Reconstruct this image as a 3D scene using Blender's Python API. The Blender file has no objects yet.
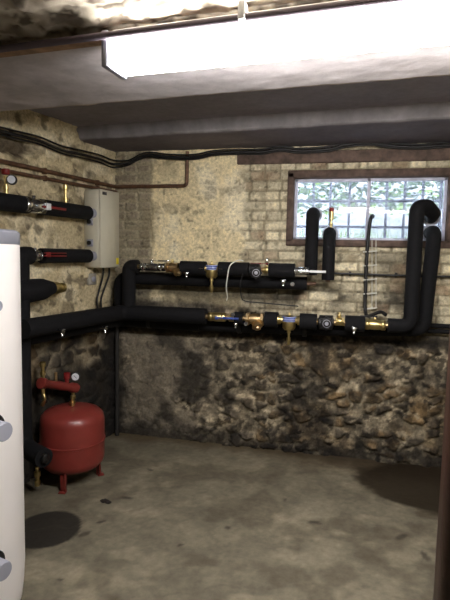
import bpy, math, random
import numpy as np
from mathutils import Vector, Matrix
random.seed(4)
S = bpy.context.scene
COL = S.collection

# ------------------------------------------------------------------ camera
FPX = 500.0
H = 1.5
yaw = math.radians(13); pit = math.atan(46/500); roll = .02
cf = np.array([-math.sin(yaw)*math.cos(pit), math.cos(yaw)*math.cos(pit), -math.sin(pit)])
r0 = np.array([math.cos(yaw), math.sin(yaw), 0]); u0 = np.cross(r0, cf)
CR = r0*math.cos(roll)+u0*math.sin(roll); CU = u0*math.cos(roll)-r0*math.sin(roll)
CP = np.array([0, 0, H])
cam_d = bpy.data.cameras.new('camera'); cam = bpy.data.objects.new('camera', cam_d); COL.objects.link(cam)
cam_d.sensor_fit = 'VERTICAL'; cam_d.sensor_height = 36; cam_d.lens = 36*FPX/600; cam_d.clip_start = .02
M = Matrix(((CR[0], CU[0], -cf[0], 0), (CR[1], CU[1], -cf[1], 0), (CR[2], CU[2], -cf[2], H), (0, 0, 0, 1)))
cam.matrix_world = M
S.camera = cam

# ------------------------------------------------------------------ light
w = bpy.data.worlds.new('world'); S.world = w; w.use_nodes = True
bg = w.node_tree.nodes['Background']; bg.inputs[0].default_value = (.72, .84, 1, 1); bg.inputs[1].default_value = 7
sd = bpy.data.lights.new('sun', 'SUN'); sd.energy = 5; sd.angle = .02; sd.color = (1, .96, .88)
sun = bpy.data.objects.new('sun', sd); COL.objects.link(sun); sun.rotation_euler = (math.radians(38), math.radians(-20), 0)
LAMP_STRENGTH = 78
S.view_settings.view_transform = 'Standard'; S.view_settings.look = 'None'
S.view_settings.exposure = 0.0; S.view_settings.gamma = 1; S.view_settings.use_curve_mapping = False

# ------------------------------------------------------------------ places
def ray(x, y): return cf+CR*(x-225)/FPX-CU*(y-300)/FPX
def F(x, y, z=0):
    d = ray(x, y); return CP+d*(z-H)/d[2]
CN = F(114, 432)
YB = float(CN[1])
def B(x, y, off=0):
    d = ray(x, y); return CP+d*(YB-off)/d[1]
la = math.radians(9.8)
LD = np.array([math.sin(la), math.cos(la), 0]); LN = np.array([math.cos(la), -math.sin(la), 0])
def L(x, y, off=0):
    d = ray(x, y); return CP+d*(((CN-CP)@LN+off)/(d@LN))
def D(x, y, z):                                   # a point at depth z along the view axis
    return CP+ray(x, y)*z
V = lambda *a: np.array(a, float)

# ------------------------------------------------------------------ noise
def hsh(ix, iy, s=0):
    h = (ix.astype(np.int64)*374761393+iy.astype(np.int64)*668265263+s*1442695041) & 0xffffffff
    h = ((h ^ (h >> 13))*1274126177) & 0xffffffff
    h = ((h ^ (h >> 16))*2246822519) & 0xffffffff
    return ((h ^ (h >> 15)) & 0xffffff)/float(0x1000000)
def vn(x, y, s=0):
    ix = np.floor(x); iy = np.floor(y); fx = x-ix; fy = y-iy
    fx = fx*fx*(3-2*fx); fy = fy*fy*(3-2*fy)
    a = hsh(ix, iy, s); b = hsh(ix+1, iy, s); c = hsh(ix, iy+1, s); d = hsh(ix+1, iy+1, s)
    return (a*(1-fx)+b*fx)*(1-fy)+(c*(1-fx)+d*fx)*fy
def fbm(x, y, s=0, o=4):
    t = 0; a = .5; n = 0
    for k in range(o):
        t = t+a*vn(x*2**k+k*7.3, y*2**k+k*3.1, s+k); n += a; a *= .55
    return t/n
def voro(x, y, s=0, j=.85):
    ix = np.floor(x); iy = np.floor(y)
    f1 = np.full(x.shape, 9.); f2 = f1.copy(); idn = f1*0; id2 = f1*0
    for dx in (-1, 0, 1):
        for dy in (-1, 0, 1):
            cx = ix+dx; cy = iy+dy
            px = cx+.5+j*(hsh(cx, cy, s)-.5); py = cy+.5+j*(hsh(cx, cy, s+9)-.5)
            d = np.hypot(x-px, y-py); hid = hsh(cx, cy, s+17); hi2 = hsh(cx, cy, s+23)
            m = d < f1
            f2 = np.where(m, f1, np.minimum(f2, d)); f1 = np.where(m, d, f1)
            idn = np.where(m, hid, idn); id2 = np.where(m, hi2, id2)
    return f1, f2, idn, id2
def ss(a, b, x):
    t = np.clip((x-a)/(b-a), 0, 1); return t*t*(3-2*t)
def mixc(a, b, t): return a*(1-t[..., None])+b*t[..., None]
def srgb(r, g, b):
    c = np.array([r, g, b])/255.; return np.where(c < .04045, c/12.92, ((c+.055)/1.055)**2.4)

# ------------------------------------------------------------------ materials
def mat(name, rgb, rough=.6, metal=0, noise=0, nscale=30, bump=0, bscale=80, spec=.5):
    m = bpy.data.materials.new(name); m.use_nodes = True; nt = m.node_tree; b = nt.nodes['Principled BSDF']
    c = tuple(srgb(*rgb))+(1,)
    b.inputs['Base Color'].default_value = c; b.inputs['Roughness'].default_value = rough; b.inputs['Metallic'].default_value = metal
    b.inputs['Specular IOR Level'].default_value = spec
    tc = nt.nodes.new('ShaderNodeTexCoord')
    if noise:
        n = nt.nodes.new('ShaderNodeTexNoise'); n.inputs['Scale'].default_value = nscale; n.inputs['Detail'].default_value = 5
        nt.links.new(tc.outputs['Object'], n.inputs['Vector'])
        r = nt.nodes.new('ShaderNodeValToRGB'); k = 1-noise
        r.color_ramp.elements[0].color = tuple(v*k for v in c[:3])+(1,); r.color_ramp.elements[0].position = .3
        r.color_ramp.elements[1].color = tuple(min(1, v*(1+noise)) for v in c[:3])+(1,); r.color_ramp.elements[1].position = .7
        nt.links.new(n.outputs['Fac'], r.inputs['Fac']); nt.links.new(r.outputs['Color'], b.inputs['Base Color'])
    if bump:
        n2 = nt.nodes.new('ShaderNodeTexNoise'); n2.inputs['Scale'].default_value = bscale; n2.inputs['Detail'].default_value = 6
        nt.links.new(tc.outputs['Object'], n2.inputs['Vector'])
        bp = nt.nodes.new('ShaderNodeBump'); bp.inputs['Strength'].default_value = bump; bp.inputs['Distance'].default_value = .01
        nt.links.new(n2.outputs['Fac'], bp.inputs['Height']); nt.links.new(bp.outputs['Normal'], b.inputs['Normal'])
    return m
def mat_attr(name, rough=.9, fine=.25, fscale=60, bump=.4, spec=.25):
    m = bpy.data.materials.new(name); m.use_nodes = True; nt = m.node_tree; b = nt.nodes['Principled BSDF']
    b.inputs['Specular IOR Level'].default_value = spec
    at = nt.nodes.new('ShaderNodeAttribute'); at.attribute_name = 'Col'
    tc = nt.nodes.new('ShaderNodeTexCoord'); n = nt.nodes.new('ShaderNodeTexNoise'); n.inputs['Scale'].default_value = fscale; n.inputs['Detail'].default_value = 8
    n.inputs['Roughness'].default_value = .7
    nt.links.new(tc.outputs['Object'], n.inputs['Vector'])
    mr = nt.nodes.new('ShaderNodeMapRange'); mr.inputs[1].default_value = .25; mr.inputs[2].default_value = .75
    mr.inputs[3].default_value = 1-fine; mr.inputs[4].default_value = 1+fine; nt.links.new(n.outputs['Fac'], mr.inputs[0])
    mx = nt.nodes.new('ShaderNodeVectorMath'); mx.operation = 'SCALE'
    nt.links.new(at.outputs['Color'], mx.inputs[0]); nt.links.new(mr.outputs[0], mx.inputs['Scale'])
    nt.links.new(mx.outputs[0], b.inputs['Base Color'])
    ra = nt.nodes.new('ShaderNodeAttribute'); ra.attribute_name = 'Rgh'; nt.links.new(ra.outputs['Fac'], b.inputs['Roughness'])
    bp = nt.nodes.new('ShaderNodeBump'); bp.inputs['Strength'].default_value = bump; bp.inputs['Distance'].default_value = .006
    nt.links.new(n.outputs['Fac'], bp.inputs['Height']); nt.links.new(bp.outputs['Normal'], b.inputs['Normal'])
    return m
def emis(name, rgb, st):
    m = bpy.data.materials.new(name); m.use_nodes = True; nt = m.node_tree; nt.nodes.clear()
    e = nt.nodes.new('ShaderNodeEmission'); e.inputs[0].default_value = rgb+(1,); e.inputs[1].default_value = st
    o = nt.nodes.new('ShaderNodeOutputMaterial'); nt.links.new(e.outputs[0], o.inputs[0]); return m

FOAM = mat('black_foam', (14, 14, 17), .82, 0, .25, 40, .25, 150, .25)
TAPE = mat('black_tape', (14, 14, 16), .45)
BLACK = mat('black_plastic', (20, 20, 22), .45)
CABLE = mat('black_cable', (16, 15, 16), .5)
BRASS = mat('brass', (206, 186, 130), .34, 1, .15, 60)
BRONZE = mat('bronze', (200, 172, 128), .4, 1, .2, 60)
CHROME = mat('chrome', (205, 208, 210), .22, 1)
RED = mat('red_enamel', (122, 48, 42), .35, 0, .08, 12, .05, 30)
REDP = mat('red_plastic', (118, 24, 24), .45)
BLUEP = mat('blue_plastic', (40, 66, 140), .45)
WHITEP = mat('white_plastic', (225, 226, 228), .45)
TANKW = mat('white_jacket', (232, 228, 226), .4, 0, .02, 5)
GREYP = mat('grey_plastic', (150, 152, 164), .5)
BOXM = mat('beige_sheet_metal', (198, 194, 176), .45, 0, .05, 8)
DARKG = mat('dark_grey', (52, 52, 54), .5)
COPPER = mat('painted_copper', (96, 68, 50), .5, .3, .4, 25)
RUST = mat('rusty_steel', (150, 118, 92), .8, 0, .45, 14, .5, 60)
TIMBER = mat('old_brown_timber', (92, 75, 66), .8, 0, .45, 22, .5, 50)
JAMBM = mat('dark_stained_timber', (60, 36, 26), .45, 0, .3, 14, .2, 50)
BARM = mat('weathered_grey_iron', (96, 98, 124), .8, 0, .2, 60)
YEL = mat('yellow_sticker', (220, 200, 40), .5)
LABELM = mat('label_lilac', (150, 160, 205), .4)
INK = mat('dark_ink', (40, 40, 46), .6)
WIREW = mat('pale_wire', (215, 215, 205), .5)
DUST = mat('pale_grey_dial', (210, 214, 220), .4)
LEAVES = [mat('leaf_'+n, c, .5, 0, .2, 20) for n, c in (('green', (52, 88, 30)), ('light', (110, 146, 60)), ('dark', (44, 76, 26)))]

# ------------------------------------------------------------------ mesh builder
ORIG = {}
def unit(v):
    v = np.array(v, float); return v/np.linalg.norm(v)
def frame(d):
    d = unit(d); a = V(0, 0, 1) if abs(d[2]) < .9 else V(1, 0, 0)
    s = unit(np.cross(d, a)); return s, np.cross(s, d)
class MB:
    def __init__(self): self.v = []; self.f = []; self.sm = []
    def add(self, vs, fs, smooth=True):
        o = len(self.v); self.v += [tuple(map(float, p)) for p in vs]; self.f += [tuple(i+o for i in f) for f in fs]; self.sm += [smooth]*len(fs); return self
    def box(self, c, s, ax=None, ay=None, az=None):
        ax = V(1, 0, 0) if ax is None else unit(ax); ay = V(0, 1, 0) if ay is None else unit(ay); az = V(0, 0, 1) if az is None else unit(az)
        c = np.array(c, float); b = min(s)*.12
        vs = []; q = []
        # bevelled box: 24 verts
        for sx in (-1, 1):
            for sy in (-1, 1):
                for sz in (-1, 1):
                    for k in range(3):
                        h = [s[0]/2-b, s[1]/2-b, s[2]/2-b]; h[k] += b
                        vs.append(c+ax*sx*h[0]+ay*sy*h[1]+az*sz*h[2])
        idx = lambda sx, sy, sz, k: ((sx > 0)*4+(sy > 0)*2+(sz > 0))*3+k
        fs = []
        for k in range(3):
            o = [i for i in range(3) if i != k]
            for s_ in (-1, 1):
                l = []
                for a, b_ in ((-1, -1), (1, -1), (1, 1), (-1, 1)):
                    t = [0, 0, 0]; t[k] = s_; t[o[0]] = a; t[o[1]] = b_; l.append(idx(*t, k))
                fs.append(l)
        for k in range(3):
            o = [i for i in range(3) if i != k]
            for a in (-1, 1):
                for b_ in (-1, 1):
                    l = []
                    for s_, kk in ((-1, o[0]), (1, o[0]), (1, o[1]), (-1, o[1])):
                        t = [0, 0, 0]; t[k] = s_; t[o[0]] = a; t[o[1]] = b_; l.append(idx(*t, kk))
                    fs.append(l)
        for sx in (-1, 1):
            for sy in (-1, 1):
                for sz in (-1, 1): fs.append([idx(sx, sy, sz, k) for k in range(3)])
        return self.add(vs, fs, False)
    def lathe(self, p, d, prof, seg=20, smooth=True, ang=0):
        s, u = frame(d); d = unit(d); p = np.array(p, float); vs = []; fs = []
        for t, r in prof:
            for k in range(seg):
                a = ang+2*math.pi*k/seg; vs.append(p+d*t+(s*math.cos(a)+u*math.sin(a))*max(r, 1e-4))
        n = len(prof)
        for i in range(n-1):
            for k in range(seg):
                k2 = (k+1) % seg; fs.append((i*seg+k, i*seg+k2, (i+1)*seg+k2, (i+1)*seg+k))
        fs.append(tuple(range(seg-1, -1, -1))); fs.append(tuple((n-1)*seg+k for k in range(seg)))
        return self.add(vs, fs, smooth)
    def cyl(self, a, b, r, seg=16, r2=None, c=.0):
        a = np.array(a, float); b = np.array(b, float); l = np.linalg.norm(b-a); r2 = r if r2 is None else r2; c = min(r, l)*.12 if not c else c
        return self.lathe(a, b-a, [(0, r-c), (c, r), (l-c, r2), (l, r2-c)], seg)
    def hexn(self, a, b, r):
        a = np.array(a, float); b = np.array(b, float); l = np.linalg.norm(b-a)
        return self.lathe(a, b-a, [(0, r*.9), (l*.12, r), (l*.88, r), (l, r*.9)], 6, False)
    def tube(self, pts, r, seg=14, caps=True, wob=0):
        pts = [np.array(p, float) for p in pts]; n = len(pts); vs = []; fs = []; s = None
        for i, p in enumerate(pts):
            t = unit(pts[min(i+1, n-1)]-pts[max(i-1, 0)])
            if s is None: s, u = frame(t)
            else:
                s = unit(s-t*(s@t)); u = np.cross(s, t)
            rr = r*(1+wob*(random.random()-.5)) if not callable(r) else r(i/(n-1))
            for k in range(seg):
                a = 2*math.pi*k/seg; vs.append(p+(s*math.cos(a)+u*math.sin(a))*rr)
        for i in range(n-1):
            for k in range(seg):
                k2 = (k+1) % seg; fs.append((i*seg+k, i*seg+k2, (i+1)*seg+k2, (i+1)*seg+k))
        if caps: fs.append(tuple(range(seg-1, -1, -1))); fs.append(tuple((n-1)*seg+k for k in range(seg)))
        return self.add(vs, fs, True)
    def torus(self, c, d, R, r, seg=24, sg2=8):
        s, u = frame(d); d = unit(d); c = np.array(c, float); vs = []; fs = []
        for i in range(seg):
            a = 2*math.pi*i/seg; o = s*math.cos(a)+u*math.sin(a)
            for k in range(sg2):
                b = 2*math.pi*k/sg2; vs.append(c+o*(R+r*math.cos(b))+d*r*math.sin(b))
        for i in range(seg):
            for k in range(sg2):
                i2 = (i+1) % seg; k2 = (k+1) % sg2; fs.append((i*sg2+k, i*sg2+k2, i2*sg2+k2, i2*sg2+k))
        return self.add(vs, fs, True)
    def build(self, name, m, parent=None, **props):
        me = bpy.data.meshes.new(name); o = bpy.data.objects.new(name, me); COL.objects.link(o)
        if parent is not None:
            og = ORIG[parent.name]; o.parent = parent
        else:
            a = np.array(self.v); lo = a.min(0); hi = a.max(0); og = V((lo[0]+hi[0])/2, (lo[1]+hi[1])/2, lo[2]); o.location = og
        ORIG[o.name] = og
        me.from_pydata([tuple(np.array(p)-og) for p in self.v], [], self.f); me.polygons.foreach_set('use_smooth', self.sm)
        me.materials.append(m); me.validate(); me.update()
        import bmesh
        bm = bmesh.new(); bm.from_mesh(me); bmesh.ops.recalc_face_normals(bm, faces=bm.faces); bm.to_mesh(me); bm.free()
        try: me.set_sharp_from_angle(angle=math.radians(50))
        except Exception: pass
        for k, v in props.items(): o[k] = v
        return o
def thing(name, loc, label, cat, group=None):
    o = bpy.data.objects.new(name, None); COL.objects.link(o); o.location = loc; o.empty_display_size = .05
    ORIG[o.name] = np.array(loc, float); o['label'] = label; o['category'] = cat
    if group: o['group'] = group
    return o
def fillet(pts, r, n=8):
    pts = [np.array(p, float) for p in pts]; out = [pts[0]]
    for i in range(1, len(pts)-1):
        a, b, c = pts[i-1], pts[i], pts[i+1]; d1 = unit(a-b); d2 = unit(c-b)
        ang = math.acos(max(-1, min(1, float(d1@d2)))); 
        if ang > 3.05: out.append(b); continue
        t = min(r/math.tan(ang/2), np.linalg.norm(a-b)*.49, np.linalg.norm(c-b)*.49); p0 = b+d1*t; p2 = b+d2*t
        for k in range(n+1):
            q = k/n; out.append(p0*(1-q)**2+b*2*q*(1-q)+p2*q*q)
    out.append(pts[-1]); return out
def curve(pts, n=10):                              # Catmull-Rom through the points
    P = [np.array(p, float) for p in pts]; P = [2*P[0]-P[1]]+P+[2*P[-1]-P[-2]]; out = []
    for i in range(1, len(P)-2):
        for k in range(n):
            t = k/n; a, b, c, d = P[i-1:i+3]
            out.append(.5*((2*b)+(c-a)*t+(2*a-5*b+4*c-d)*t*t+(-a+3*b-3*c+d)*t**3))
    out.append(P[-2]); return out

def grid(name, P, colr, rgh, m, keep=None, **props):
    """P: (n,m,3) points, colr (n,m,3) linear albedo"""
    n, k = P.shape[:2]; idx = np.arange(n*k).reshape(n, k)
    fa = np.stack([idx[:-1, :-1], idx[1:, :-1], idx[1:, 1:], idx[:-1, 1:]], -1).reshape(-1, 4)
    if keep is not None: fa = fa[keep.reshape(-1)]
    me = bpy.data.meshes.new(name); me.vertices.add(n*k); me.vertices.foreach_set('co', P.reshape(-1).astype(np.float32))
    me.loops.add(len(fa)*4); me.loops.foreach_set('vertex_index', fa.reshape(-1).astype(np.int32))
    me.polygons.add(len(fa)); me.polygons.foreach_set('loop_start', (np.arange(len(fa))*4).astype(np.int32))
    me.polygons.foreach_set('loop_total', np.full(len(fa), 4, np.int32)); me.polygons.foreach_set('use_smooth', np.ones(len(fa), bool))
    me.update(calc_edges=True)
    at = me.attributes.new('Col', 'FLOAT_COLOR', 'POINT'); c4 = np.ones((n*k, 4), np.float32); c4[:, :3] = np.clip(colr.reshape(-1, 3), 0, 1); at.data.foreach_set('color', c4.reshape(-1))
    ar = me.attributes.new('Rgh', 'FLOAT', 'POINT'); ar.data.foreach_set('value', np.broadcast_to(rgh, (n, k)).reshape(-1).astype(np.float32))
    me.materials.append(m); o = bpy.data.objects.new(name, me); COL.objects.link(o)
    for a, b in props.items(): o[a] = b
    return o

# ------------------------------------------------------------------ walls
cream = srgb(222, 207, 168); creamw = srgb(232, 221, 190); mort = srgb(172, 162, 136); gbrick = srgb(128, 118, 102); dark = srgb(44, 40, 36)
rub = srgb(80, 73, 63); rubd = srgb(52, 49, 45); rubb = srgb(120, 98, 66); lime = srgb(166, 154, 130); soot = srgb(26, 24, 23)
WALLM = mat_attr('old_masonry', fine=.5, fscale=55, bump=.9)
ZT = 2.55
def rubble(U_, Z, s, sx=.105, sz=.075):
    wx = (fbm(U_*11, Z*11, s+50)-.5)*.11; wz = (fbm(U_*11, Z*11, s+60)-.5)*.10
    f1, f2, i1, i2 = voro((U_+wx)/sx, (Z+wz)/sz, s)
    e = f2-f1+(fbm(U_*25, Z*25, s+70)-.5)*.25; st = ss(.02, .35, e)*(i2 > .42)
    return st, i1, i2, e
def back_wall():
    x0, x1 = float(CN[0]), 1.42
    xs = np.arange(x0, x1+.008, .009); zs = np.arange(-.02, ZT, .009); U_, Z = np.meshgrid(xs, zs, indexing='ij')
    n1 = fbm(U_*3, Z*3, 1); n2 = fbm(U_*12, Z*12, 2); n3 = fbm(U_*40, Z*40, 3, 3)
    # bricks
    bh = .073; bw = .225
    row = np.floor(Z/bh+.12*(fbm(U_*2, Z*2, 8)-.5)); zz = Z/bh+.12*(fbm(U_*2, Z*2, 8)-.5)-row
    off = (row % 2)*.5+.15*(hsh(row, row*0, 3)-.5); cx = np.floor(U_/bw+off); uu = U_/bw+off-cx
    head = hsh(cx, row, 5) > .6
    uu2 = np.where(head, (uu*2) % 1, uu); wid = np.where(head, bw/2, bw)
    de = np.minimum(np.minimum(uu2, 1-uu2)*wid, np.minimum(zz, 1-zz)*bh)
    bm = ss(.004, .012, de+(n2-.5)*.012); bid = hsh(cx*2+np.floor(uu*2)*head, row, 11); bml = ss(.008, .02, de+(n2-.5)*.03)*ss(.25, .45, bid)
    st, i1, i2, e = rubble(U_, Z, 21)
    xa = float(B(153, 220)[0]); xb = float(B(243, 220)[0])
    left = 1-ss(xa-.02, xa+.02, U_+(n2-.5)*.05); right = ss(xb-.02, xb+.03, U_+(n2-.5)*.06)
    mid = (1-left)*(1-right)
    cb = mixc(np.broadcast_to(mort*.72, U_.shape+(3,)), creamw*.9+0*U_[..., None], bm)
    cb = cb*(1.08-.42*(bid[..., None]*bm[..., None])); cb = mixc(cb, srgb(120, 106, 84)+0*cb, ss(.52, .66, n2)*.5)
    rdb = srgb(150, 112, 86); cb = mixc(cb, rdb+0*cb, ((bid > .86)*bm*.35))
    cb = cb*(.72+.56*n1[..., None])
    cg = mixc(np.broadcast_to(mort*.85, U_.shape+(3,)), gbrick*(.75+.9*bid[..., None]), bml); cg = mixc(cg, mort*.75+0*cg, ss(.5, .66, n2)*.6)
    cg = cg*(.8+.3*n1[..., None])
    patch = ss(.57, .68, fbm(U_*5, Z*6, 31))*st*.9
    cm = np.broadcast_to(cream, U_.shape+(3,))*(.75+.5*n1[..., None]); cm = mixc(cm, creamw+0*cm, ss(.5, .7, fbm(U_*4, Z*4, 35)))
    cm = mixc(cm, srgb(112, 102, 84)+0*cm, patch*.5)
    up = cb*right[..., None]+cg*left[..., None]+cm*mid[..., None]
    hb = bm*.010+bid*bm*.004+n2*.004
    hm = .006+n1*.012+n2*.006-patch*.006
    hup = hb*(left+right)+hm*mid
    # lower rubble
    tone = rub*(.35+1.0*i1[..., None])
    tone = mixc(tone, rubb*(.5+.9*i1[..., None]), ((i2 > .55)*ss(-1.2, -.3, U_)*.75)); tone = mixc(tone, rubd*.6+0*tone, (i2 > .85)*.8)
    lm = lime*(.45+.6*n1[..., None]); lm = mixc(lm, srgb(116, 96, 66)+0*lm, ss(.4, .6, fbm(U_*4, Z*4, 44))*ss(-1., 0, U_)*.6)
    lo = mixc(lm, tone, st*.9); lo = mixc(lo, rub*.8+0*lo, ss(.45, .62, fbm(U_*15, Z*15, 48))*.55); g1, g2, gi, gj = voro((U_+(n3-.5)*.05)/.05, (Z+(n2-.5)*.06)/.036, 49); lo = lo*(.55+.9*gi[..., None]); lo = mixc(lo, soot+0*lo, (gj > .84)*ss(.02, .2, g2-g1)*.7); lo = mixc(lo, lime*1.05+0*lo, (gj < .10)*ss(.02, .2, g2-g1)*.6); lo = lo*(.35+1.15*n2[..., None])*(.3+1.5*n3[..., None])
    # smoother greyish render on the left
    gp = ss(.42, .56, fbm(U_*3.2, Z*3.2, 47)+.16*(U_ < -1.1)-.02)*(1-ss(-1.25, -.8, U_))
    lo = mixc(lo, srgb(120, 112, 98)*(.55+.8*n2[..., None]), gp*.8)
    lo = mixc(lo, soot+0*lo, ss(.46, .66, fbm(U_*4.5, Z*5, 52))*.75)
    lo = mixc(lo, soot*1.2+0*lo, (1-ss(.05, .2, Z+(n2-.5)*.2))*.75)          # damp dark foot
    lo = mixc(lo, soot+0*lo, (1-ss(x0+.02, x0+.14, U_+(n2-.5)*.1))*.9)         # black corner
    hlo = st*(.018+.014*i1)*(1-gp*.7)+n2*.012+n3*.004
    # boundary height: at pipe level
    zb = .97+.05*(n1-.5)-.04*ss(-.2, .4, U_)+.16*(1-ss(-.9, -.1, U_))
    t = ss(-.035, .035, Z-zb+(n2-.5)*.06)
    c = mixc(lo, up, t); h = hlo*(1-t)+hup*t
    # soot between and around the pipes
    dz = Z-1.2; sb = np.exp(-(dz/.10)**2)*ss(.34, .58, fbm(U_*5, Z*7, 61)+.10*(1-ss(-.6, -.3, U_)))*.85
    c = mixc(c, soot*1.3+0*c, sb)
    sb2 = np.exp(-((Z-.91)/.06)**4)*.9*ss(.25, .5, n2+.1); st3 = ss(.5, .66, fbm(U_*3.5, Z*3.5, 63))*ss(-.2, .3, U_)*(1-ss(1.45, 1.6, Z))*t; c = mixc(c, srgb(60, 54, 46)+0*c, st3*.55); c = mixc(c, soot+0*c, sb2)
    c = mixc(c, srgb(120, 108, 84)+0*c, ss(.58, .75, fbm(U_*6, Z*3, 71))*.35*t)
    pits = ss(.70, .78, fbm(U_*22, Z*22, 77, 3)); c = mixc(c, dark+0*c, pits*.5); h = h-pits*.004
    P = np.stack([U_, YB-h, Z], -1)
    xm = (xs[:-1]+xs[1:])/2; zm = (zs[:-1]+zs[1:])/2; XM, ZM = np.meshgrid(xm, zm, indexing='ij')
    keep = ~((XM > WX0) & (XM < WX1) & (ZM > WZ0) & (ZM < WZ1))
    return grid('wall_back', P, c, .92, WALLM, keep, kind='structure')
wl = B(290, 210); wr_ = B(449, 210)
WX0, WX1 = float(wl[0]), float(B(453, 205)[0]); WZ0 = 1.60; WZ1 = 2.10
back_wall()
def left_wall():
    ln = 5.2
    ts = np.arange(-.03, ln, .010); zs = np.arange(-.02, ZT, .010); T, Z = np.meshgrid(ts, zs, indexing='ij')
    n1 = fbm(T*3, Z*3, 101); n2 = fbm(T*12, Z*12, 102); n3 = fbm(T*40, Z*40, 103, 3)
    st, i1, i2, e = rubble(T, Z, 121, .13, .10)
    yc = srgb(192, 178, 144)
    up = np.broadcast_to(yc, T.shape+(3,))*(.7+.6*n1[..., None]); up = mixc(up, creamw+0*up, ss(.5, .7, fbm(T*5, Z*5, 105))*.6)
    up = mixc(up, srgb(104, 92, 72)*(.6+.8*i1[..., None]), st*ss(.45, .6, fbm(T*4, Z*5, 131)+.12*(i2-.5))*.5)
    sp = ss(.60, .70, fbm(T*14, Z*14, 133, 3)); up = mixc(up, srgb(80, 70, 58)+0*up, sp*.7)
    lo = mixc(lime*(.3+.5*n1[..., None]), rub*(.3+.9*i1[..., None]), st)*(.5+n2[..., None]); lo = mixc(lo, rubb*.8+0*lo, ss(.45, .65, fbm(T*4, Z*4, 135))*.45)
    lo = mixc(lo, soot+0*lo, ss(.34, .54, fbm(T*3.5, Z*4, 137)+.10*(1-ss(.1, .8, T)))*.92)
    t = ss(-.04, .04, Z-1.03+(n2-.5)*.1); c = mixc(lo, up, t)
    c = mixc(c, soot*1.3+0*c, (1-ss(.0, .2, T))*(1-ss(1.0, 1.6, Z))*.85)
    q = L(6, 143); tq = float((np.array(CN)-q)@LD); hole = 1-ss(.8, 1.1, np.sqrt(((T-tq)/.24)**2+((Z-q[2])/.06)**2)+(n2-.5)*.8); c = mixc(c, srgb(50, 36, 26)*(.6+.9*n3[..., None]), hole*.85)
    h = -hole*.03+(st*(.014+.014*i1)+n2*.016+n3*.004+n1*.02)*(1-.3*t)
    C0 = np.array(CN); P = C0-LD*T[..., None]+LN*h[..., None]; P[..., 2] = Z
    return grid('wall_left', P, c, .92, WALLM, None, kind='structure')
left_wall()
# ------------------------------------------------------------------ floor
def floor():
    xs = np.arange(-2.8, 1.45, .014); ys = np.arange(-1.25, YB+.03, .014); X, Y = np.meshgrid(xs, ys, indexing='ij')
    n1 = fbm(X*1.6, Y*1.6, 201); n2 = fbm(X*8, Y*8, 202); n3 = fbm(X*40, Y*40, 203, 3)
    base = srgb(112, 106, 90); c = np.broadcast_to(base, X.shape+(3,))*(.6+.8*n1[..., None])
    c = mixc(c, srgb(142, 134, 114)+0*c, ss(.52, .66, fbm(X*3, Y*5, 205))*.5); c = c*(.65+.7*n2[..., None])*(.8+.4*n3[..., None])
    c = mixc(c, srgb(72, 65, 52)+0*c, ss(.52, .66, fbm(X*4, Y*4, 207))*.5)
    c = mixc(c, srgb(66, 60, 48)+0*c, (1-ss(-1.9, -1.1, X+(n1-.5)))*.5)
    # dirt and damp along the foot of the back wall
    db = YB-Y; dd = (1-ss(.02, .22+.25*ss(-.8, .3, X), db+(n2-.5)*.22)); c = mixc(c, srgb(84, 70, 48)+0*c, dd*.75); c = mixc(c, srgb(50, 40, 28)+0*c, (1-ss(.03, .16+.2*ss(-.5, .4, X), db+(n2-.5)*.12))*ss(-.7, .0, X)*.7)
    r = np.full(X.shape, .8)
    def patch(cx, cy, ax, ay, rot, col, k, wob=.1, s=0, edge=.04, rr=None):
        nonlocal c, r
        dx = X-cx; dy = Y-cy; a = dx*math.cos(rot)+dy*math.sin(rot); b = -dx*math.sin(rot)+dy*math.cos(rot)
        d = np.sqrt((a/ax)**2+(b/ay)**2)+wob*(fbm(X*7, Y*7, 230+s)-.5)*2
        m = 1-ss(1-edge, 1+edge, d); c = mixc(c, col+0*c, m*k)
        if rr is not None: r = r*(1-m)+rr*m
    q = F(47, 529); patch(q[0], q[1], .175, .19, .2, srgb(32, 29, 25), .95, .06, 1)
    a = F(415, 487); patch(a[0]+.18, a[1]+.02, .56, .37, -.12, srgb(38, 30, 20), .93, .16, 2, .07, .6)
    a = F(430, 515); patch(a[0]+.03, a[1], .14, .05, .1, srgb(62, 52, 38), .6, .3, 3, .2)
    for i, (px, py, sx, sy) in enumerate([(127, 498, .05, .015), (85, 534, .03, .018), (228, 528, .02, .015), (315, 523, .04, .02), (402, 537, .05, .02), (425, 556, .05, .02), (180, 545, .012, .012), (101, 522, .03, .012), (285, 500, .02, .01), (150, 470, .03, .012), (60, 580, .01, .01)]):
        p = F(px, py); patch(p[0], p[1], sx, sy, i, srgb(46, 42, 36), .7, .5, 10+i, .3)
    h = n1*.006+n2*.003+n3*.0008
    # hairline cracks
    f1, f2, _, _ = voro(X/1.1+.15*n2, Y/1.1+.15*n1, 210); cr = 1-ss(.004, .012, f2-f1); c = mixc(c, srgb(70, 62, 50)+0*c, cr*.18)
    P = np.stack([X, Y, h-.004], -1)
    return grid('floor', P, c, r, mat_attr('worn_concrete', fine=.22, fscale=30, bump=.25, spec=.3), None, kind='structure')
floor()

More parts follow.
